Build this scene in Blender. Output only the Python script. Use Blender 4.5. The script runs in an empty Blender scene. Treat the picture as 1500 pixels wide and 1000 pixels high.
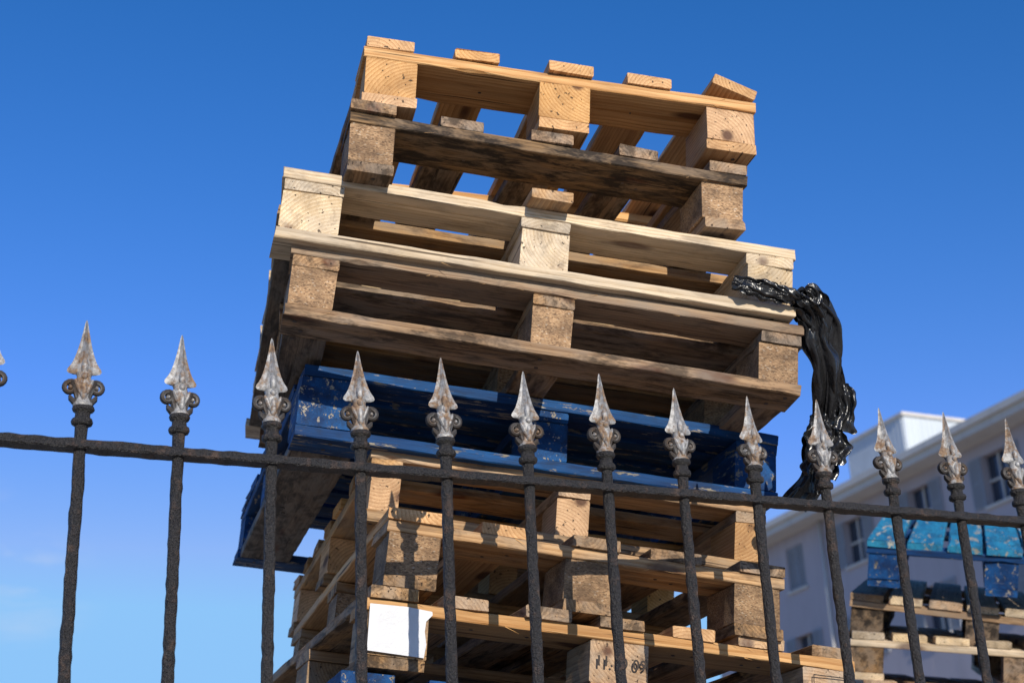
import bpy, bmesh, math, random
from mathutils import Vector, Matrix, Euler, noise
sc=bpy.context.scene
CH=1.5
# ------------------------------------------------------------------ materials
def newmat(name):
    m=bpy.data.materials.new(name); m.use_nodes=True
    nt=m.node_tree; nt.nodes.clear()
    o=nt.nodes.new('ShaderNodeOutputMaterial'); b=nt.nodes.new('ShaderNodeBsdfPrincipled')
    nt.links.new(b.outputs[0],o.inputs[0]); return m,nt,b
class N:
    def __init__(s,nt): s.nt=nt
    def mk(s,t,**k):
        n=s.nt.nodes.new(t)
        for a,v in k.items(): setattr(n,a,v)
        return n
    def set(s,inp,v):
        if isinstance(v,bpy.types.NodeSocket): s.nt.links.new(v,inp)
        else: inp.default_value=v
    def noise(s,vec,scale=5,detail=4,rough=.6,dist=0):
        n=s.mk('ShaderNodeTexNoise'); s.set(n.inputs['Vector'],vec); n.inputs['Scale'].default_value=scale
        n.inputs['Detail'].default_value=detail; n.inputs['Roughness'].default_value=rough; n.inputs['Distortion'].default_value=dist
        return n.outputs[0]
    def vmul(s,vec,v):
        n=s.mk('ShaderNodeVectorMath',operation='MULTIPLY'); s.set(n.inputs[0],vec); n.inputs[1].default_value=v; return n.outputs[0]
    def math(s,op,a,b=0.5,clamp=False):
        n=s.mk('ShaderNodeMath',operation=op); n.use_clamp=clamp; s.set(n.inputs[0],a); s.set(n.inputs[1],b); return n.outputs[0]
    def ramp(s,f,a,b,lo=0.,hi=1.):
        n=s.mk('ShaderNodeMapRange'); s.set(n.inputs[0],f); n.inputs[1].default_value=a; n.inputs[2].default_value=b
        n.inputs[3].default_value=lo; n.inputs[4].default_value=hi; return n.outputs[0]
    def mix(s,f,a,b,mode='MIX'):
        n=s.mk('ShaderNodeMix',data_type='RGBA',blend_type=mode); s.set(n.inputs[0],f)
        for i,v in ((6,a),(7,b)):
            if isinstance(v,tuple) and len(v)==3: v=(*v,1)
            s.set(n.inputs[i],v)
        return n.outputs[2]
    def bump(s,h,strength,dist,nrm=None):
        n=s.mk('ShaderNodeBump'); s.set(n.inputs['Height'],h); n.inputs['Strength'].default_value=strength; n.inputs['Distance'].default_value=dist
        if nrm: s.nt.links.new(nrm,n.inputs['Normal'])
        return n.outputs[0]
def wood(name,light,dark,grey=(.3,.26,.22),grey_amt=.2,dirt=(.06,.04,.03),dirt_amt=.3,knot=1.,paint=None,wear=.45,d0=.5,wsc=(12,62,62)):
    m,nt,b=newmat(name); g=N(nt)
    at=g.mk('ShaderNodeAttribute',attribute_name='bc').outputs['Vector']
    ti=g.mk('ShaderNodeAttribute',attribute_name='tint').outputs['Fac']
    v=g.vmul(at,(7,100,100))
    w=g.mk('ShaderNodeTexWave',wave_type='RINGS',rings_direction='X',wave_profile='SAW')
    g.set(w.inputs['Vector'],v); w.inputs['Scale'].default_value=.46; w.inputs['Distortion'].default_value=7
    w.inputs['Detail'].default_value=1; w.inputs['Detail Scale'].default_value=.2
    ring=g.math('POWER',w.outputs['Fac'],2.0)
    fine=g.noise(g.vmul(at,(14,380,380)),1,2,.6)
    broad=g.noise(g.vmul(at,(2.5,22,22)),1,3,.6)
    f=g.math('ADD',g.math('MULTIPLY',ring,.75),g.math('MULTIPLY',g.ramp(fine,.35,.7),.45),True)
    c=g.mix(f,light,dark)
    c=g.mix(g.ramp(broad,.38,.7,0,.6),c,tuple(x*.62 for x in dark))
    vo=g.mk('ShaderNodeTexVoronoi'); g.set(vo.inputs['Vector'],g.vmul(at,(4.2,13,13))); vo.inputs['Scale'].default_value=1
    kn=g.ramp(vo.outputs['Distance'],.12,.22,.92*knot,0)
    c=g.mix(kn,c,(.10,.035,.014))
    gw=g.ramp(g.noise(g.vmul(at,(5,16,16)),1.3,3,.65),.42,.62)
    c=g.mix(g.math('MULTIPLY',gw,grey_amt,True),c,grey)
    dn=g.ramp(g.noise(g.vmul(at,(9,30,30)),1.1,4,.74,.4),d0,d0+.16)
    c=g.mix(g.math('MULTIPLY',dn,dirt_amt,True),c,dirt)
    cr=g.ramp(g.noise(g.vmul(at,(3.2,130,130)),1,1,.5),.68,.72)
    c=g.mix(g.math('MULTIPLY',cr,.85),c,(.025,.015,.01))
    hs=g.mk('ShaderNodeHueSaturation'); g.set(hs.inputs['Color'],c)
    g.set(hs.inputs['Value'],g.ramp(ti,0,1,.66,1.22)); g.set(hs.inputs['Saturation'],g.ramp(g.math('FRACT',g.math('MULTIPLY',ti,7.3)),0,1,.78,1.08))
    c=hs.outputs[0]
    b.inputs['Roughness'].default_value=.78; b.inputs['Specular IOR Level'].default_value=.25
    if paint:
        wn=g.noise(g.vmul(at,wsc),1,5,.7,.2)
        pm=g.ramp(wn,wear-.02,wear+.02,1,0)
        pc=g.mix(g.ramp(broad,.35,.65),paint[0],paint[1])
        pc=g.mix(g.ramp(fine,.45,.75,0,.5),pc,tuple(x*.35 for x in paint[0]))
        pc=g.mix(g.math('MULTIPLY',dn,.5),pc,(.012,.014,.02))
        c=g.mix(pm,pc,c)
        g.set(b.inputs['Roughness'],g.ramp(pm,0,1,.72,.88))
        h=g.math('SUBTRACT',fine,g.math('MULTIPLY',pm,.5))
    else: h=fine
    g.set(b.inputs['Base Color'],c)
    g.set(b.inputs['Normal'],g.bump(h,.7,.0014))
    return m
def chipmat(name,a,bcol,dk):
    m,nt,b=newmat(name); g=N(nt)
    at=g.mk('ShaderNodeAttribute',attribute_name='bc').outputs['Vector']
    ti=g.mk('ShaderNodeAttribute',attribute_name='tint').outputs['Fac']
    vo=g.mk('ShaderNodeTexVoronoi'); g.set(vo.inputs['Vector'],g.vmul(at,(380,260,560))); vo.inputs['Scale'].default_value=1
    s=g.mk('ShaderNodeSeparateColor'); g.set(s.inputs[0],vo.outputs['Color'])
    c=g.mix(s.outputs[0],a,bcol)
    c=g.mix(g.ramp(s.outputs[1],.8,.86,0,.7),c,dk)
    c=g.mix(g.ramp(s.outputs[2],.965,.975,0,.6),c,(.62,.52,.4))
    c=g.mix(g.ramp(g.noise(g.vmul(at,(16,16,26)),1,4,.65),.40,.66,0,.8),c,dk)
    hs=g.mk('ShaderNodeHueSaturation'); g.set(hs.inputs['Color'],c); g.set(hs.inputs['Value'],g.ramp(ti,0,1,.75,1.2))
    g.set(b.inputs['Base Color'],hs.outputs[0]); b.inputs['Roughness'].default_value=.9
    g.set(b.inputs['Normal'],g.bump(g.noise(g.vmul(at,(320,320,320)),1,2,.6),.9,.002))
    return m
M_new=wood('pine_fresh',(.82,.49,.21),(.48,.22,.065),grey_amt=.05,dirt_amt=.12)
M_pale=wood('pine_pale',(.82,.65,.43),(.48,.32,.16),grey=(.46,.39,.30),grey_amt=.4,dirt_amt=.35)  # pale pine, lightened to paint grazing sunlight onto the front deck edge
M_mid=wood('pine_weathered',(.60,.38,.19),(.30,.155,.062),grey=(.32,.25,.18),grey_amt=.6,dirt_amt=.55)
M_old=wood('pine_mouldy',(.32,.20,.10),(.14,.08,.038),grey=(.17,.13,.095),grey_amt=.65,dirt=(.018,.013,.010),dirt_amt=.93,d0=.41)
M_brown=wood('pine_aged',(.47,.29,.145),(.22,.12,.055),grey=(.26,.205,.155),grey_amt=.65,dirt=(.035,.023,.014),dirt_amt=.78,d0=.45)
M_blue=wood('blue_painted_wood',(.42,.38,.30),(.26,.22,.16),grey_amt=.4,dirt_amt=.4,paint=((.002,.024,.095),(.006,.075,.24)),wear=.405)
M_lblue=wood('sky_blue_painted_wood',(.44,.44,.38),(.28,.27,.22),grey_amt=.3,dirt_amt=.3,paint=((.010,.13,.26),(.024,.25,.41)),wear=.415,wsc=(5,34,34))
M_chip=chipmat('chipboard_block',(.48,.31,.17),(.28,.16,.08),(.085,.05,.028))
M_end=wood('board_painted_shade',(.24,.18,.13),(.12,.085,.06),grey=(.16,.14,.12),grey_amt=.9,dirt=(.03,.026,.022),dirt_amt=.8,d0=.44)  # left bottom boards: shade of the stack's left side painted into the wood colour
M_nail,_nt,_b=newmat('steel_nail'); _b.inputs['Base Color'].default_value=(.10,.08,.07,1); _b.inputs['Metallic'].default_value=.6; _b.inputs['Roughness'].default_value=.6
MATS=[M_new,M_pale,M_mid,M_old,M_brown,M_blue,M_lblue,M_chip,M_end,M_nail]
IDX={'new':0,'pale':1,'mid':2,'old':3,'brown':4,'blue':5,'lblue':6,'chip':7,'end':8,'nail':9}
# ------------------------------------------------------------------ mesh builder
class MB:
    def __init__(s,tv=.9): s.v=[];s.f=[];s.m=[];s.bc=[];s.t=[];s.tv=tv
    def board(s,c,L,w,t,axis,mat,rnd,ch=.0018,bend=.0015,rough=.0006,tilt=(0,0,0),pith=None):
        n=max(3,int(L/.04)); base=len(s.v)
        oa=rnd.uniform(0,20)
        if pith is None: ob=rnd.uniform(-.05,.05); oc=rnd.choice([-1,1])*rnd.uniform(.015,.07)
        else: ob,oc=pith
        ti=.5+(rnd.random()-.5)*s.tv
        ph=rnd.uniform(0,6.28); bA=rnd.uniform(-bend,bend); bB=rnd.uniform(-bend,bend)
        wane=rnd.random()<.3 and L>.3; wc=rnd.choice([0,1,2,3])
        E=Euler(tilt).to_matrix(); sk=[rnd.uniform(-.025,.025)*w for _ in range(2)]
        bites=[(rnd.uniform(.02,.98),rnd.choice([0,1,2,3]),rnd.uniform(.004,.010)) for _ in range(rnd.choice([0,1,2,3]) if L>.3 else rnd.choice([0,0,1]))]
        for i in range(n+1):
            u=i/n; a=(u-.5)*L
            cc=[ch]*4
            if wane: cc[wc]=ch+max(0,.013*noise.noise(Vector((u*3+oa,1.3,ph))))
            for bu,bc_,bd in bites:
                if abs(u-bu)*L<.022: cc[bc_]=max(cc[bc_],bd*(1-abs(u-bu)*L/.03))
            hw,ht=w/2,t/2
            pts=[(-hw+cc[0],-ht),(hw-cc[1],-ht),(hw,-ht+cc[1]),(hw,ht-cc[2]),(hw-cc[2],ht),(-hw+cc[3],ht),(-hw,ht-cc[3]),(-hw,-ht+cc[0])]
            db=bB*math.sin(u*3.14+ph); dc=bA*math.sin(u*3.14)
            for j,(b,cz) in enumerate(pts):
                nb=rough*noise.noise(Vector((a*18+oa,j*3.1,ph)))*2.6; ncc=rough*noise.noise(Vector((a*14+oa,j*5.7,ph+9)))*2.6
                aa=a
                if i==0: aa+=sk[0]*b/hw+rnd.uniform(-.0018,.0018)
                if i==n: aa+=sk[1]*b/hw+rnd.uniform(-.0018,.0018)
                p=E@Vector((aa,b+nb+db,cz+ncc+dc))
                q=Vector((p.x,p.y,p.z)) if axis=='x' else Vector((-p.y,p.x,p.z))
                s.v.append(tuple(q+Vector(c))); s.bc.append((a+oa,b+ob,cz+oc)); s.t.append(ti)
        for i in range(n):
            for j in range(8):
                j2=(j+1)%8; s.f.append((base+i*8+j,base+(i+1)*8+j,base+(i+1)*8+j2,base+i*8+j2)); s.m.append(mat)
        s.f.append(tuple(base+j for j in range(8))); s.m.append(mat)
        s.f.append(tuple(base+n*8+7-j for j in range(8))); s.m.append(mat)
    def disc(s,c,r,h,dirz):
        b=len(s.v)
        for k in range(2):
            for j in range(7):
                a=6.283*j/7; s.v.append((c[0]+r*math.cos(a),c[1]+r*math.sin(a),c[2]+dirz*h*k)); s.bc.append((0,0,0)); s.t.append(.5)
        for j in range(7): s.f.append((b+j,b+(j+1)%7,b+7+(j+1)%7,b+7+j)); s.m.append(IDX['nail'])
        s.f.append(tuple(b+7+j for j in range(7))); s.m.append(IDX['nail'])
    def splinter(s,p,d,L,w,mat):
        b=len(s.v); p=Vector(p); d=Vector(d).normalized(); q=d.orthogonal().normalized()*w; q2=d.cross(q)
        for v in (p+q,p-q,p+q2,p+d*L+Vector((0,0,-L*.25))): s.v.append(tuple(v)); s.bc.append((1,2,.05)); s.t.append(.95)
        for f in ((0,1,3),(1,2,3),(2,0,3)): s.f.append(tuple(b+i for i in f)); s.m.append(mat)
    def obj(s,name):
        me=bpy.data.meshes.new(name); me.from_pydata(s.v,[],s.f)
        for m in MATS: me.materials.append(m)
        me.polygons.foreach_set('material_index',s.m)
        a=me.attributes.new('bc','FLOAT_VECTOR','POINT'); a.data.foreach_set('vector',[x for q in s.bc for x in q])
        a=me.attributes.new('tint','FLOAT','POINT'); a.data.foreach_set('value',s.t)
        me.update(); o=bpy.data.objects.new(name,me); sc.collection.objects.link(o)
        bm=bmesh.new(); bm.from_mesh(me); bmesh.ops.recalc_face_normals(bm,faces=bm.faces); bm.to_mesh(me); bm.free()
        return o
def rotM(rz,rx,ry):
    return Matrix.Rotation(math.radians(rz),4,'Z')@Matrix.Rotation(math.radians(rx),4,'X')@Matrix.Rotation(math.radians(ry),4,'Y')
def pallet(name,T,rot,W,D,typ,deck='new',strg=None,block='new',bottom=None,nd=5,dw=.1,seed=1,bw=(.1,.1,.1),perim=False,fw=.1,bl=.13,special=None,bh=.078,tv=.9,leftb=None,front=None,split=0,skip=()):
    r=random.Random(seed); s=MB(tv); strg=strg or deck; bottom=bottom or deck
    D_=lambda k:IDX[k] if isinstance(k,str) else IDX[r.choice(k)]
    tz=.022; zb=tz; zs=zb+bh; zd=zs+tz
    xs=[bw[0]/2+.002,W/2,W-bw[2]/2-.002]
    ys=[bl/2+.003,D/2,D-bl/2-.003]
    if typ=='A':
        for i in range(nd):
            ww=dw*r.uniform(.93,1.05)
            x=ww/2+(W-ww)*i/(nd-1)+(0 if i in(0,nd-1) else r.uniform(-.008,.008))
            dy=r.uniform(-.006,.004); tl=(0,0,r.uniform(-.004,.004)); zz=zd+tz/2
            if special=='warp' and i==nd-1: tl=(.30,0,.012); zz+=.016; x-=.004
            s.board((x,D/2+dy,zz),D+r.uniform(-.006,.004),ww,tz*r.uniform(.94,1.0),'y',D_(deck),r,tilt=tl)
        for iy,y in enumerate(ys):
            s.board((W/2,y+r.uniform(-.002,.002),zs+tz/2),W+r.uniform(-.004,.006),bl+.002,tz-.0006,'x',D_(front if (front and iy==0) else strg),r)
        for ix,(x,ww) in enumerate(zip(xs,bw)):
            s.board((x,D/2+r.uniform(-.004,.004),tz/2),D+r.uniform(-.004,.008),ww*r.uniform(.94,1.04),tz-.0006,'y',D_(leftb if (leftb and ix==0) else bottom),r)
    else:
        for i in range(nd):
            ww=dw*r.uniform(.93,1.05)
            y=ww/2+(D-ww)*i/(nd-1)+(0 if i in(0,nd-1) else r.uniform(-.01,.01))
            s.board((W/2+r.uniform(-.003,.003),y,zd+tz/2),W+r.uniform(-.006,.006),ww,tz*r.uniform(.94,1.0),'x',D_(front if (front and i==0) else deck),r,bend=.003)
        for x,ww in zip(xs,bw):
            s.board((x,D/2,zs+tz/2),D-.004,ww,tz-.0006,'y',D_(strg),r)
        for y in ([.05,D-.05] if perim else [.05,D/2,D-.05]):
            s.board((W/2,y,tz/2),W+r.uniform(-.004,.01),.1,tz-.0006,'x',D_(bottom),r,bend=.002)
        if perim:
            for ix,(x,ww) in enumerate(zip(xs,bw)):
                s.board((x,D/2,tz/2+.0003),D-.204,ww*.97,tz-.001,'y',D_(leftb if (leftb and ix==0) else bottom),r)
    for ix,(x,ww) in enumerate(zip(xs,bw)):
        for iy,y in enumerate(ys):
            if (ix,iy) in skip: continue
            pith=(r.choice([-1,1])*r.uniform(.01,.07),r.choice([-1,1])*r.uniform(.035,.09))
            s.board((x+r.uniform(-.003,.003),y+r.uniform(-.003,.003),zb+bh/2),bl*r.uniform(.95,1),ww*r.uniform(.96,1),bh-.0008,'y',D_(block),r,ch=.0022,bend=0,rough=.0009,pith=pith,tilt=(0,0,r.uniform(-.03,.03)))
            for k in range(3):
                s.disc((x+r.uniform(-.3,.3)*ww,y+(k-1)*bl*.32,.0008),.0042,.0018,-1)
    for y in ys:
        for i in range(nd*2):
            if typ=='A': s.disc((dw/2+(W-dw)*(i//2)/(nd-1)+(-.2 if i%2 else .2)*dw,y+r.uniform(-.02,.02),.1005),.0036,.001,-1)
    for k in range(split):
        x=r.uniform(.03,W-.03); z=r.choice([.101,.120] if typ=='A' else [.002,.020,.124,.142])
        s.splinter((x,.0035,z),(r.choice([-1,1]),-.4,r.uniform(-.3,.3)),r.uniform(.010,.03),.0007,D_(deck))
    o=s.obj(name); o.matrix_world=Matrix.Translation((T[0],T[1],T[2]+CH))@rotM(*rot); return o
# ------------------------------------------------------------------ main stack
P=[((-0.260,2.443,1.530),(13.6,1.8,3.6),.78,1.2),((-0.287,2.436,1.386),(15.3,2.5,4.6),.78,1.2),((-0.418,2.467,1.270),(12.7,1.9,6.4),.99,1.21),
((-0.406,2.494,1.128),(12.7,1.7,7.0),.98,.80),((-0.414,2.695,0.971),(16.2,2.2,5.5),.98,1.12),((-0.291,2.761,0.821),(15.5,1.8,6.1),.81,1.2),
((-0.252,2.672,0.673),(16.8,2.0,6.5),.78,1.2),((-0.285,2.644,0.524),(18.9,2.1,5.5),.96,1.2)]
pallet('wooden_pallet',*P[0],'A',deck='new',block='new',nd=5,dw=.092,seed=11,special='warp',tv=.35,split=3)
pallet('wooden_pallet',*P[1],'A',deck=['brown','mid'],strg='old',front='old',block='chip',bottom=['brown','mid'],nd=5,dw=.082,seed=22,bw=(.085,.08,.085),split=8,skip=((1,0),))
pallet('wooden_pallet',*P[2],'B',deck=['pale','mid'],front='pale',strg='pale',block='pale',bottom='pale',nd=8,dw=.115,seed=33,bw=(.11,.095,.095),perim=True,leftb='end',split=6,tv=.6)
pallet('wooden_pallet',*P[3],'B',deck=['mid','brown'],front='mid',strg='brown',block='chip',bottom=['brown'],nd=6,dw=.1,seed=44,bw=(.085,.08,.08),perim=True,leftb='end',split=14)
pallet('blue_pallet',*P[4],'B',deck='blue',block='blue',nd=9,dw=.1,seed=55,bw=(.125,.08,.09),perim=True,leftb='end')
pallet('wooden_pallet',*P[5],'B',deck=['new','mid'],strg='mid',block='new',nd=7,dw=.1,seed=66,bw=(.06,.065,.065),split=5)
pallet('wooden_pallet',*P[6],'A',deck=['mid','new','brown'],strg='mid',front='mid',block='chip',bottom=['mid','brown'],nd=5,dw=.1,seed=77,bw=(.1,.1,.1),split=12)
p8=pallet('wooden_pallet',*P[7],'A',deck=['new','mid','brown'],strg='mid',front='new',block=['mid'],nd=7,dw=.09,seed=88,bw=(.11,.115,.105),split=8)
T0=Vector(P[7][0]); Wc,Dc=.96,1.2
rr=random.Random(5); rot=list(P[7][1]); cur=Matrix.Translation(T0)@rotM(*rot)@Vector((Wc/2,Dc/2,0))
k=0
while cur.z>-CH+.16:
    n=(rotM(*rot)@Vector((0,0,1,0))).to_3d()
    f=max(0,1-(k+1)/12)
    rot=[17+rr.uniform(-3,3),2.1*f,5.5*f]
    cur=cur-n*.1485
    Wk=rr.choice([.8,.98,1.0]); Dk=rr.choice([1.2,1.2,1.1])
    if k==0: Wk,Dk=1.0,1.2
    T=cur-(rotM(*rot)@Vector((Wk/2,Dk/2,0,0))).to_3d()
    sty=rr.choice([('new','new'),('mid','chip'),('brown','chip'),('pale','pale')])
    if k==0: pallet('blue_pallet',T,rot,Wk,Dk,'A',deck='blue',block='blue',nd=7,seed=100)
    else: pallet('wooden_pallet',T,rot,Wk,Dk,rr.choice('AB'),deck=sty[0],block=sty[1],nd=6,seed=100+k)
    k+=1
def simple(name,base,rough=.6,bumpv=0,metal=0):
    m,nt,b=newmat(name); g=N(nt)
    tc=g.mk('ShaderNodeTexCoord').outputs['Object']
    n=g.noise(tc,14,5,.65); c=g.mix(g.ramp(n,.3,.7),base,tuple(x*.82 for x in base))
    g.set(b.inputs['Base Color'],c); b.inputs['Roughness'].default_value=rough; b.inputs['Metallic'].default_value=metal
    if bumpv: g.set(b.inputs['Normal'],g.bump(g.noise(tc,60,5,.7),.5,bumpv))
    return m
M_paper=simple('white_paper',(.64,.65,.68),.55,.004); M_ink=simple('black_ink',(.035,.025,.02),.8)
def sheet(name,pts,mat,parent):
    me=bpy.data.meshes.new(name); me.from_pydata(pts,[],[tuple(range(len(pts)))]); me.materials.append(mat)
    o=bpy.data.objects.new(name,me); sc.collection.objects.link(o); o.parent=parent; return o
sheet('paper_label',[(.006,-.004,.028),(.108,-.0045,.026),(.111,-.004,.05),(.106,-.0045,.072),(.107,-.0045,.09),(.118,-.004,.103),(.117,-.004,.109),(.07,-.0042,.112),(.004,-.004,.11)],M_paper,p8)
def text(name,body,size,x,z):
    cu=bpy.data.curves.new(name,'FONT'); cu.body=body; cu.size=size; cu.align_x='CENTER'; cu.space_character=1.1; cu.offset=.0006; cu.materials.append(M_ink)
    tx=bpy.data.objects.new(name,cu); sc.collection.objects.link(tx); tx.parent=p8
    tx.matrix_local=Matrix.Translation((x,-.0035,z))@Matrix.Rotation(math.pi/2,4,'X'); return tx
text('stamp_date','11.10 09',.026,.478,.052); text('stamp_mark','HT DB',.022,.905,.05)
for i,(x0,x1,z0,z1) in enumerate([(.868,.942,.084,.086),(.868,.942,.04,.042),(.868,.870,.042,.084),(.940,.942,.042,.084)]):
    sheet('stamp_frame_%d'%i,[(x0,-.0036,z0),(x1,-.0036,z0),(x1,-.0036,z1),(x0,-.0036,z1)],M_ink,p8)
# ------------------------------------------------------------------ second pile, right
S=[((1.061,4.682,1.106),(-17.5,19.7,11.5)),((1.009,4.805,0.970),(-16.3,15.5,12.6))]
pallet('blue_pallet',*S[0],.8,1.2,'A',deck='lblue',strg='blue',block='blue',bottom='blue',nd=7,dw=.104,seed=201)
pallet('wooden_pallet',*S[1],.8,1.2,'A',deck=['mid','pale'],strg='brown',front='mid',block='old',bottom='old',nd=7,dw=.1,seed=202)
z=.835
for i in range(16):
    f=max(0,1-i/9)
    pallet('wooden_pallet',(.99+.02*math.sin(i*2),4.72+.03*math.cos(i),z),(-12+3*math.sin(i*1.7),13*f,9*f),1.0,1.2,'A',deck=['pale','mid','brown'][i%3],block='brown',nd=8,seed=210+i)
    z-=.152
    if z<-CH+.02: break
# ------------------------------------------------------------------ fence
def ironmat():
    m,nt,b=newmat('rusty_black_iron'); g=N(nt); tc=g.mk('ShaderNodeTexCoord').outputs['Object']
    n1=g.noise(tc,55,4,.7); n2=g.noise(tc,260,3,.7); n3=g.noise(tc,9,3,.6)
    c=g.mix(g.ramp(n2,.35,.7),(.009,.009,.010),(.030,.026,.025))
    c=g.mix(g.ramp(g.math('ADD',g.math('MULTIPLY',n1,.7),g.math('MULTIPLY',n3,.3)),.53,.65,0,.75),c,(.085,.052,.036))
    g.set(b.inputs['Base Color'],c); b.inputs['Roughness'].default_value=.52; b.inputs['Specular IOR Level'].default_value=.5
    g.set(b.inputs['Normal'],g.bump(g.math('ADD',n2,g.math('MULTIPLY',n1,1.5)),1.0,.006)); return m
def silvermat():
    m,nt,b=newmat('silver_paint_rusting'); g=N(nt)
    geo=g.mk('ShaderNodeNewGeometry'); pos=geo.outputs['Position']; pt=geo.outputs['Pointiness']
    n1=g.noise(pos,75,4,.72,.3); n2=g.noise(pos,20,3,.6)
    s=g.math('ADD',g.math('MULTIPLY',n1,.55),g.math('MULTIPLY',n2,.45))
    rust=g.ramp(s,.465,.56)
    rc=g.mix(g.ramp(g.noise(pos,180,3,.6),.35,.65),(.10,.05,.025),(.26,.165,.09))
    sv=g.mix(g.ramp(g.noise(pos,130,3,.6),.35,.65),(.38,.375,.37),(.19,.185,.18))
    c=g.mix(g.math('MULTIPLY',rust,.92),sv,rc)
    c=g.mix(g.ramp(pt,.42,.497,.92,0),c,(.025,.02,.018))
    g.set(b.inputs['Base Color'],c); g.set(b.inputs['Metallic'],g.ramp(rust,0,1,.25,0)); g.set(b.inputs['Roughness'],g.ramp(rust,0,1,.52,.88))
    g.set(b.inputs['Normal'],g.bump(g.math('ADD',n1,g.math('MULTIPLY',g.noise(pos,300,3,.6),.5)),.7,.0025)); return m
M_iron=ironmat(); M_silver=silvermat()
def mesh_obj(name,V,F,mat,parent=None,smooth=False):
    me=bpy.data.meshes.new(name); me.from_pydata(V,[],F); me.materials.append(mat)
    if smooth: me.polygons.foreach_set('use_smooth',[True]*len(me.polygons))
    me.update(); o=bpy.data.objects.new(name,me); sc.collection.objects.link(o)
    if parent: o.parent=parent
    return o
def lathe(V,F,prof,c=(0,0,0),n=14,jit=0,seed=0):
    b=len(V)
    for i,(r,z) in enumerate(prof):
        for j in range(n):
            a=2*math.pi*j/n; q=r*(1+jit*noise.noise(Vector((math.cos(a)*1.5+seed,math.sin(a)*1.5,z*70))))
            V.append((c[0]+q*math.cos(a),c[1]+q*math.sin(a),c[2]+z))
    for i in range(len(prof)-1):
        for j in range(n):
            F.append((b+i*n+j,b+i*n+(j+1)%n,b+(i+1)*n+(j+1)%n,b+(i+1)*n+j))
    F.append(tuple(b+j for j in range(n))[::-1]); F.append(tuple(b+(len(prof)-1)*n+j for j in range(n)))
def tube(V,F,path,rad,n=8,sq=1.0):
    b=len(V); m=len(path)
    for i,p in enumerate(path):
        p=Vector(p); t=(Vector(path[min(i+1,m-1)])-Vector(path[max(i-1,0)])).normalized()
        s=Vector((0,1,0)); u=t.cross(s).normalized()
        for j in range(n):
            a=2*math.pi*j/n; V.append(tuple(p+u*math.cos(a)*rad[i]+s*math.sin(a)*rad[i]*sq))
    for i in range(m-1):
        for j in range(n): F.append((b+i*n+j,b+i*n+(j+1)%n,b+(i+1)*n+(j+1)%n,b+(i+1)*n+j))
    F.append(tuple(b+j for j in range(n))[::-1]); F.append(tuple(b+(m-1)*n+j for j in range(n)))
def blob(V,F,c,r,n=10,m=7,tilt=0):
    b=len(V); ct,st=math.cos(tilt),math.sin(tilt)
    for i in range(m+1):
        th=math.pi*i/m
        for j in range(n):
            a=2*math.pi*j/n; x=r[0]*math.sin(th)*math.cos(a); y=r[1]*math.sin(th)*math.sin(a); z=-r[2]*math.cos(th)
            V.append((c[0]+x*ct+z*st,c[1]+y,c[2]-x*st+z*ct))
    for i in range(m):
        for j in range(n): F.append((b+i*n+j,b+i*n+(j+1)%n,b+(i+1)*n+(j+1)%n,b+(i+1)*n+j))
V=[];F=[]
lathe(V,F,[(.010,.058),(.014,.060),(.0145,.064),(.011,.068),(.0095,.076),(.012,.086),(.013,.096),(.010,.106),(.012,.112)],n=16)
for sx in (-1,1):
    path=[];rad=[]
    cx,cz=.0185,.0885
    for i in range(8):
        u=i/7; path.append((sx*(.006+.004*u+.006*u*u),0,.066+.030*u)); rad.append(.0042+.001*u)
    for i in range(20):
        u=i/19; a=math.pi*.80-u*math.pi*2.5; r=.0112*(1-.72*u)
        path.append((sx*(cx+r*math.cos(a)),0,cz+r*math.sin(a))); rad.append(.0042*(1-.35*u))
    tube(V,F,path,rad,8,1.6)
    blob(V,F,(sx*cx,0,cz),(.0036,.0085,.0036))
    path=[(sx*.006,0,.064),(sx*.012,0,.067),(sx*.017,0,.072),(sx*.019,0,.077)]
    tube(V,F,path,[.0045,.005,.0042,.002],8,1.3)
for sy in (-1,1):
    blob(V,F,(0,sy*.009,.083),(.0055,.0065,.017))
    blob(V,F,(-.0078,sy*.0075,.088),(.0036,.005,.014),tilt=-.38); blob(V,F,(.0078,sy*.0075,.088),(.0036,.005,.014),tilt=.38)
    blob(V,F,(0,sy*.010,.105),(.0048,.005,.006))
prof=[(.109,.006,.006),(.110,.016,.009),(.112,.0225,.0105),(.115,.0250,.0115),(.119,.0240,.0118),(.124,.0205,.0115),(.130,.0172,.0110),(.137,.0145,.0104),(.145,.0120,.0095),(.154,.0096,.0083),(.164,.0074,.0068),(.174,.0054,.0052),(.184,.0036,.0036),(.192,.0022,.0022),(.197,.0007,.0007)]
sec=[(1,0),(.72,.16),(.46,.24),(.22,.62),(0,1),(-.22,.62),(-.46,.24),(-.72,.16),(-1,0),(-.72,-.16),(-.46,-.24),(-.22,-.62),(0,-1),(.22,-.62),(.46,-.24),(.72,-.16)]
b=len(V)
for z,w,d in prof:
    for s_ in sec: V.append((w*s_[0],d*s_[1],z))
for i in range(len(prof)-1):
    for j in range(16): F.append((b+i*16+j,b+i*16+(j+1)%16,b+(i+1)*16+(j+1)%16,b+(i+1)*16+j))
F.append(tuple(b+j for j in range(16))[::-1]); F.append(tuple(b+(len(prof)-1)*16+j for j in range(16)))
for sy in(-1,1): blob(V,F,(0,sy*.0085,.121),(.0052,.0055,.013))
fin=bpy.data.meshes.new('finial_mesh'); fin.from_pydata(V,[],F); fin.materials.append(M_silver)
fin.polygons.foreach_set('use_smooth',[True]*len(fin.polygons)); fin.update()
try: fin.set_sharp_from_angle(angle=math.radians(38))
except Exception: pass
FS=1.0714
SP=.14; yaw=math.radians(22.58); rail_z=.801
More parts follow.
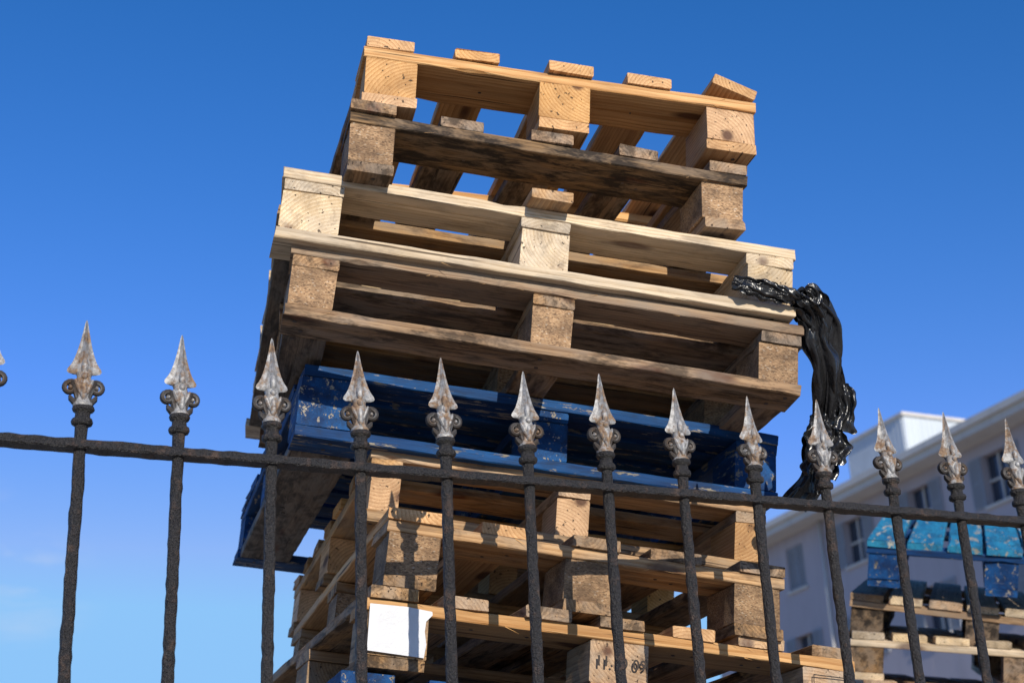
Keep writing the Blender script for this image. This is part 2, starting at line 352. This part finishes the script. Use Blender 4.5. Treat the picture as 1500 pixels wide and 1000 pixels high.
fence=bpy.data.objects.new('iron_fence',None); sc.collection.objects.link(fence)
fence.location=(-.6745,2.232,CH+rail_z); fence.rotation_euler=(0,0,yaw); fence.scale=(FS,FS,FS)
GZ=-(CH+rail_z)/FS
V=[];F=[]
r3=random.Random(9)
for i in range(-9,24):
    x=i*SP; prof=[];rad=.0088
    z=GZ-.02
    while z<-.012: prof.append((rad,z)); z+=.012 if z>-.9 else .1
    prof+=[(rad,-.012),(rad,.010),(.0092,.03),(.0098,.036)]
    lathe(V,F,prof,(x,0,0),12,.24,i*3.3)
    lathe(V,F,[(.009,.030),(.0145,.033),(.0155,.037),(.0145,.041),(.0112,.043),(.0108,.052),(.0148,.0535),(.0160,.0570),(.0148,.0605),(.010,.0615)],(x,0,0),16,.1,i)
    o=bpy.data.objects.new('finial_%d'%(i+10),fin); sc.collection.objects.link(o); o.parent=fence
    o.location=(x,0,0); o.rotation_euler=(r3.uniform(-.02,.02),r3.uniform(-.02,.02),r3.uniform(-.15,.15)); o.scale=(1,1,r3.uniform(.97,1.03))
mesh_obj('bars',V,F,M_iron,fence,True)
def railmesh(zc,h,d):
    V=[];F=[];n=500;x0=-9.5*SP;x1=23.5*SP
    for i in range(n+1):
        x=x0+(x1-x0)*i/n
        sc_=[(-d+.002,-h),(d-.002,-h),(d,-h+.002),(d,h-.002),(d-.002,h),(-d+.002,h),(-d,h-.002),(-d,-h+.002)]
        for j,(y,z) in enumerate(sc_):
            V.append((x,y+.001*noise.noise(Vector((x*40,j*2.7,zc))),zc+z+.0018*noise.noise(Vector((x*45,j*4.1,zc+5)))))
    for i in range(n):
        for j in range(8): F.append((i*8+j,i*8+(j+1)%8,(i+1)*8+(j+1)%8,(i+1)*8+j))
    F.append(tuple(range(8))[::-1]); F.append(tuple(n*8+j for j in range(8))); return V,F
mesh_obj('top_rail',*railmesh(0,.0068,.015),M_iron,fence)
mesh_obj('bottom_rail',*railmesh(GZ+.15,.0068,.015),M_iron,fence)
# ------------------------------------------------------------------ black plastic wrap
def plasticmat():
    m,nt,b=newmat('black_stretch_film'); g=N(nt); pos=g.mk('ShaderNodeNewGeometry').outputs['Position']
    b.inputs['Base Color'].default_value=(.012,.012,.013,1); b.inputs['Roughness'].default_value=.27; b.inputs['Specular IOR Level'].default_value=.6
    g.set(b.inputs['Normal'],g.bump(g.noise(g.vmul(pos,(70,70,34)),1,3,.55,.8),.6,.005)); return m
M_pl=plasticmat()
def catmull(pts,n):
    out=[]; P_=[Vector(p) for p in pts]; P_=[P_[0]*2-P_[1]]+P_+[P_[-1]*2-P_[-2]]
    m=len(P_)-3
    for i in range(n+1):
        t=i/n*m; k=min(int(t),m-1); u=t-k; a,b_,c,d=P_[k:k+4]
        out.append(.5*((2*b_)+(c-a)*u+(2*a-5*b_+4*c-d)*u*u+(-a+3*b_-3*c+d)*u**3))
    return out
def ribbon(V,F,pts,w,seed,n=90,thin=.26,twist=.9):
    path=catmull(pts,n); K=21; b=len(V)
    for i,p in enumerate(path):
        u=i/n
        t=(path[min(i+1,n)]-path[max(i-1,0)]).normalized(); tw=twist*noise.noise(Vector((u*2.4,seed,0)))
        s=Vector((1,0,.15))-t*(t.x+.15*t.z); s.normalize(); q=t.cross(s)
        ww=w*(.85+.8*noise.noise(Vector((u*3.5,seed*2.1,3))))
        for j in range(K):
            v=j/(K-1)-.5
            a=v*ww*(1+.45*noise.noise(Vector((u*9,seed,math.copysign(1,v)))))
            x1=abs(((v*2.2+u*1.3+seed*.37+.5*noise.noise(Vector((v*2,u*3,seed))))%1)-.5)*2-.5
            x2=abs(((v*1.2-u*3.2+seed*.71+.5*noise.noise(Vector((v*2,u*3,seed+7))))%1)-.5)*2-.5
            h=thin*w*(.75*x1+.35*x2+.5*noise.noise(Vector((v*3+seed,u*3,seed+4))))
            a2=a*math.cos(tw)-h*math.sin(tw); h2=a*math.sin(tw)*.6+h*math.cos(tw)
            V.append(tuple(p+s*a2+q*h2))
    for i in range(n):
        for j in range(K-1): F.append((b+i*K+j,b+i*K+j+1,b+(i+1)*K+j+1,b+(i+1)*K+j))
V=[];F=[]
main=[(.557,2.69,1.197),(.584,2.70,1.178),(.600,2.72,1.13),(.610,2.77,1.06),(.606,2.82,.99),(.588,2.83,.935),(.572,2.83,.885),(.530,2.84,.835)]
for k_ in range(5):
    r=random.Random(k_+3); e=[(x+r.uniform(-.010,.010)*(.4 if i<2 else 1),y+r.uniform(-.010,.010),z+CH+r.uniform(-.008,.008)) for i,(x,y,z) in enumerate(main)]
    L=[8,7,6,8,6][k_]; ribbon(V,F,e[:L],[.050,.060,.064,.034,.055][k_],k_+1)
for k_,fl in enumerate([[(.612,2.80,1.09),(.632,2.79,1.05),(.644,2.79,1.01),(.630,2.80,.965)],[(.607,2.82,1.01),(.586,2.81,.965),(.572,2.81,.91),(.560,2.82,.85)],[(.60,2.80,1.0),(.614,2.80,.96),(.608,2.81,.90)]]):
    ribbon(V,F,[(x,y,z+CH) for x,y,z in fl],.048,60+k_,40)
over=[(.425,2.645,1.219),(.46,2.643,1.206),(.50,2.650,1.196),(.535,2.660,1.19),(.56,2.682,1.192)]
for k_ in range(4):
    r=random.Random(50+k_); e=[(x,y+r.uniform(-.006,.002),z+CH+r.uniform(-.005,.005)) for x,y,z in over]
    ribbon(V,F,e,.032,20+k_,50,twist=.3)
back=[(.56,2.69,1.195),(.575,2.72,1.20),(.585,2.80,1.185),(.58,2.9,1.175)]
for k_ in range(3): ribbon(V,F,[(x,y,z+CH+.006*k_) for x,y,z in back],.024,30+k_,30)
knot=[(.548,2.680,1.190),(.556,2.672,1.205),(.572,2.670,1.207),(.586,2.678,1.196),(.580,2.676,1.180),(.562,2.668,1.184),(.552,2.672,1.198)]
for k_ in range(3): ribbon(V,F,[(x,y+.004*k_,z+CH) for x,y,z in knot],.026,40+k_,40)
mesh_obj('black_plastic_wrap',V,F,M_pl,None,True)
# ------------------------------------------------------------------ building
def wallmat(name,base,bumpd=.01):
    m,nt,b=newmat(name); g=N(nt); tc=g.mk('ShaderNodeTexCoord').outputs['Object']
    n=g.noise(tc,.7,5,.65); n2=g.noise(g.vmul(tc,(2.5,2.5,.25)),1,4,.6); c=g.mix(g.ramp(n,.3,.7,0,.5),base,tuple(x*.82 for x in base))
    c=g.mix(g.ramp(n2,.5,.75,0,.35),c,tuple(x*.6 for x in base))
    g.set(b.inputs['Base Color'],c); b.inputs['Roughness'].default_value=.88
    g.set(b.inputs['Normal'],g.bump(g.noise(tc,30,3,.6),.4,bumpd)); return m
M_wall=wallmat('rendered_wall_offwhite',(.46,.41,.43)); M_trim=wallmat('white_trim',(.62,.58,.53)); M_shut=wallmat('grey_shutter',(.30,.32,.36)); M_metal=wallmat('corrugated_metal',(.52,.57,.62),.002)
mg,nt_,b_=newmat('window_glass'); b_.inputs['Base Color'].default_value=(.04,.05,.07,1); b_.inputs['Roughness'].default_value=.08
bld=bpy.data.objects.new('apartment_building',None); sc.collection.objects.link(bld)
bld.matrix_world=Matrix(((.41,.912,0,8.9),(-.912,.41,0,50),(0,0,1,0),(0,0,0,1)))
def box(V,F,x0,x1,y0,y1,z0,z1):
    b=len(V); V+= [(x0,y0,z0),(x1,y0,z0),(x1,y1,z0),(x0,y1,z0),(x0,y0,z1),(x1,y0,z1),(x1,y1,z1),(x0,y1,z1)]
    F+=[tuple(b+i for i in f) for f in ((0,3,2,1),(4,5,6,7),(0,1,5,4),(1,2,6,5),(2,3,7,6),(3,0,4,7))]
X0,X1,DP,HT=-5,32,11,13.55+CH
wins=[(s_,zc-k_*2.95) for s_ in [-3+3.35*i for i in range(11)] for k_,zc in [(k,12.45+CH) for k in range(5)]]
V=[];F=[]
cols=sorted(set(w[0] for w in wins)); rows=sorted(set(w[1] for w in wins)); hw,hh=.5,.72
xe=[X0]+[c+d for c in cols for d in(-hw,hw)]+[X1]
for i in range(0,len(xe),2): box(V,F,xe[i],xe[i+1],0,.3,0,HT)
for c in cols:
    ze=[0]+[r_+d for r_ in rows for d in(-hh,hh)]+[HT]
    for i in range(0,len(ze),2): box(V,F,c-hw+.001,c+hw-.001,.002,.3,ze[i],ze[i+1])
box(V,F,X0,X0+.3,.302,DP,0,HT); box(V,F,X1-.3,X1,.302,DP,0,HT); box(V,F,X0,X1,DP+.002,DP+.3,0,HT)
mesh_obj('walls',V,F,M_wall,bld)
V=[];F=[]; box(V,F,X0-.6,X1+.6,-.75,DP+.8,HT+.003,HT+.22); box(V,F,X0-.7,X1+.7,-.87,DP+.9,HT+.223,HT+.42)
mesh_obj('eaves',V,F,M_trim,bld)
V=[];F=[];Vs=[];Fs=[];Vg=[];Fg=[]
for c,z in wins:
    box(V,F,c-hw-.08,c+hw+.08,-.08,.1,z-hh-.09,z-hh-.003)
    box(V,F,c-.03,c+.03,.17,.22,z-hh,z+hh); box(V,F,c-hw+.002,c-.032,.17,.22,z-.03,z+.03); box(V,F,c+.032,c+hw-.002,.17,.22,z-.03,z+.03)
    box(Vg,Fg,c-hw+.002,c+hw-.002,.23,.25,z-hh,z+hh)
    closed=random.Random(int(c*7+z*13)).random()<.35
    for sx in(-1,1):
        if closed: xa=c+sx*.01; xb=c+sx*.49; y0=.05
        else: xa=c+sx*(hw+.02); xb=c+sx*(hw+.52); y0=-.055
        x0,x1=min(xa,xb),max(xa,xb)
        for a,b2 in((x0,x0+.05),(x1-.05,x1)): box(Vs,Fs,a,b2,y0,y0+.045,z-hh,z+hh)
        for zz in (z-hh,z-.03,z+hh-.06): box(Vs,Fs,x0+.052,x1-.052,y0+.002,y0+.043,zz,zz+.06)
        q=z-hh+.08
        while q<z+hh-.09:
            if abs(q-z)>.05: box(Vs,Fs,x0+.052,x1-.052,y0+.01,y0+.035,q,q+.035)
            q+=.06
        box(Vs,Fs,x0+.052,x1-.052,y0+.037,y0+.042,z-hh+.06,z+hh-.06)
mesh_obj('window_frames',V,F,M_trim,bld); mesh_obj('shutters',Vs,Fs,M_shut,bld); mesh_obj('window_panes',Vg,Fg,mg,bld)
V=[];F=[]
px0,px1,py0,py1,pz0,pz1=1.9,5.0,1.5,7.5,HT+.423,16.30+CH
def corr(p0,p1):
    L=(Vector(p1)-Vector(p0)).length; n=int(L/.05); d=(Vector(p1)-Vector(p0)).normalized(); nn=Vector((d.y,-d.x,0)); b=len(V)
    for i in range(n+1):
        o=nn*(.03 if (i//2)%2 else 0); q=Vector(p0)+d*(L*i/n)+o; V.append((q.x,q.y,pz0)); V.append((q.x,q.y,pz1))
    for i in range(n): F.append((b+2*i,b+2*i+2,b+2*i+3,b+2*i+1))
corr((px0,py0,0),(px1,py0,0)); corr((px1,py0,0),(px1,py1,0)); corr((px1,py1,0),(px0,py1,0)); corr((px0,py1,0),(px0,py0,0))
mesh_obj('rooftop_plant_room',V,F,M_metal,bld)
V=[];F=[]; box(V,F,px0-.1,px1+.1,py0-.1,py1+.1,pz1+.002,pz1+.1); mesh_obj('plant_room_roof',V,F,M_trim,bld)
V=[];F=[]; lathe(V,F,[(.05,0),(.05,HT-.01)],(2.05,-.09,0),10); mesh_obj('downpipe',V,F,M_trim,bld,True)
# ------------------------------------------------------------------ ground
def groundmat():
    m,nt,b=newmat('concrete_yard'); g=N(nt); tc=g.mk('ShaderNodeTexCoord').outputs['Object']
    c=g.mix(g.ramp(g.noise(tc,.8,7,.65),.3,.7),(.42,.37,.30),(.33,.29,.24)); c=g.mix(g.ramp(g.noise(tc,14,5,.7),.45,.7,0,.3),c,(.2,.18,.15))
    g.set(b.inputs['Base Color'],c); b.inputs['Roughness'].default_value=.9; g.set(b.inputs['Normal'],g.bump(g.noise(tc,60,5,.7),.5,.006)); return m
mesh_obj('ground',[(-900,-900,0),(900,-900,0),(900,900,0),(-900,900,0)],[(0,1,2,3)],groundmat())
# ------------------------------------------------------------------ light
EL,AZ=math.radians(22),math.radians(160)
wd=bpy.data.worlds.new('World'); sc.world=wd; wd.use_nodes=True; nt=wd.node_tree; g=N(nt)
sky=nt.nodes.new('ShaderNodeTexSky'); sky.sky_type='NISHITA'; sky.sun_disc=False; sky.sun_elevation=EL; sky.sun_rotation=AZ
sky.air_density=1.0; sky.dust_density=.2; sky.ozone_density=2.5; sky.altitude=0
hs=nt.nodes.new('ShaderNodeHueSaturation'); hs.inputs['Saturation'].default_value=1.27; hs.inputs['Value'].default_value=1.35
nt.links.new(sky.outputs[0],hs.inputs['Color'])
sp=nt.nodes.new('ShaderNodeSeparateColor'); nt.links.new(hs.outputs[0],sp.inputs[0])
cb=nt.nodes.new('ShaderNodeCombineColor')
for i,(p,kk,mx) in enumerate([(1.8,3.1,.27),(1.17,.74,.56),(1.25,.93,.95)]):
    v=g.math('POWER',g.math('MULTIPLY',sp.outputs[i],.15),p); v=g.math('MINIMUM',g.math('MULTIPLY',v,kk),mx); g.set(cb.inputs[i],g.math('MULTIPLY',v,1/.15))
tc=nt.nodes.new('ShaderNodeTexCoord').outputs['Generated']
cn=g.ramp(g.noise(g.vmul(tc,(9,9,34)),1,5,.6,.5),.45,.75)
def spot(d,r):
    n=g.mk('ShaderNodeVectorMath',operation='DISTANCE'); g.set(n.inputs[0],tc); n.inputs[1].default_value=d; return g.ramp(n.outputs['Value'],0,r,1,0)
sm=g.math('ADD',spot((-.300,.923,.238),.045),spot((-.325,.908,.268),.04),True)
col=g.mix(g.math('MULTIPLY',g.math('MULTIPLY',cn,sm),.6,True),cb.outputs[0],(4.4,4.7,5.4))
bg=nt.nodes['Background']; bg.inputs[1].default_value=.15; nt.links.new(col,bg.inputs[0])
sd=Vector((math.sin(AZ)*math.cos(EL),math.cos(AZ)*math.cos(EL),math.sin(EL)))
L=bpy.data.lights.new('sun','SUN'); L.energy=5; L.angle=math.radians(.5); L.color=(1,.92,.79)
lo=bpy.data.objects.new('sun',L); sc.collection.objects.link(lo); lo.rotation_euler=sd.to_track_quat('Z','Y').to_euler()
# ------------------------------------------------------------------ camera
cd=bpy.data.cameras.new('camera'); co=bpy.data.objects.new('camera',cd); sc.collection.objects.link(co); sc.camera=co
th,ro=math.radians(22.92),math.radians(-2.61)
R0=Vector((1,0,0));U0=Vector((0,-math.sin(th),math.cos(th)));Fw=Vector((0,math.cos(th),math.sin(th)))
r_=R0*math.cos(ro)+U0*math.sin(ro); u_=-R0*math.sin(ro)+U0*math.cos(ro)
co.matrix_world=Matrix(((r_.x,u_.x,-Fw.x,0),(r_.y,u_.y,-Fw.y,0),(r_.z,u_.z,-Fw.z,CH),(0,0,0,1)))
cd.sensor_width=36; cd.lens=2242/1500*36; cd.clip_end=3000
cd.dof.use_dof=True; cd.dof.focus_distance=2.75; cd.dof.aperture_fstop=6.3
sc.view_settings.view_transform='Standard'; sc.view_settings.look='None'; sc.view_settings.exposure=0
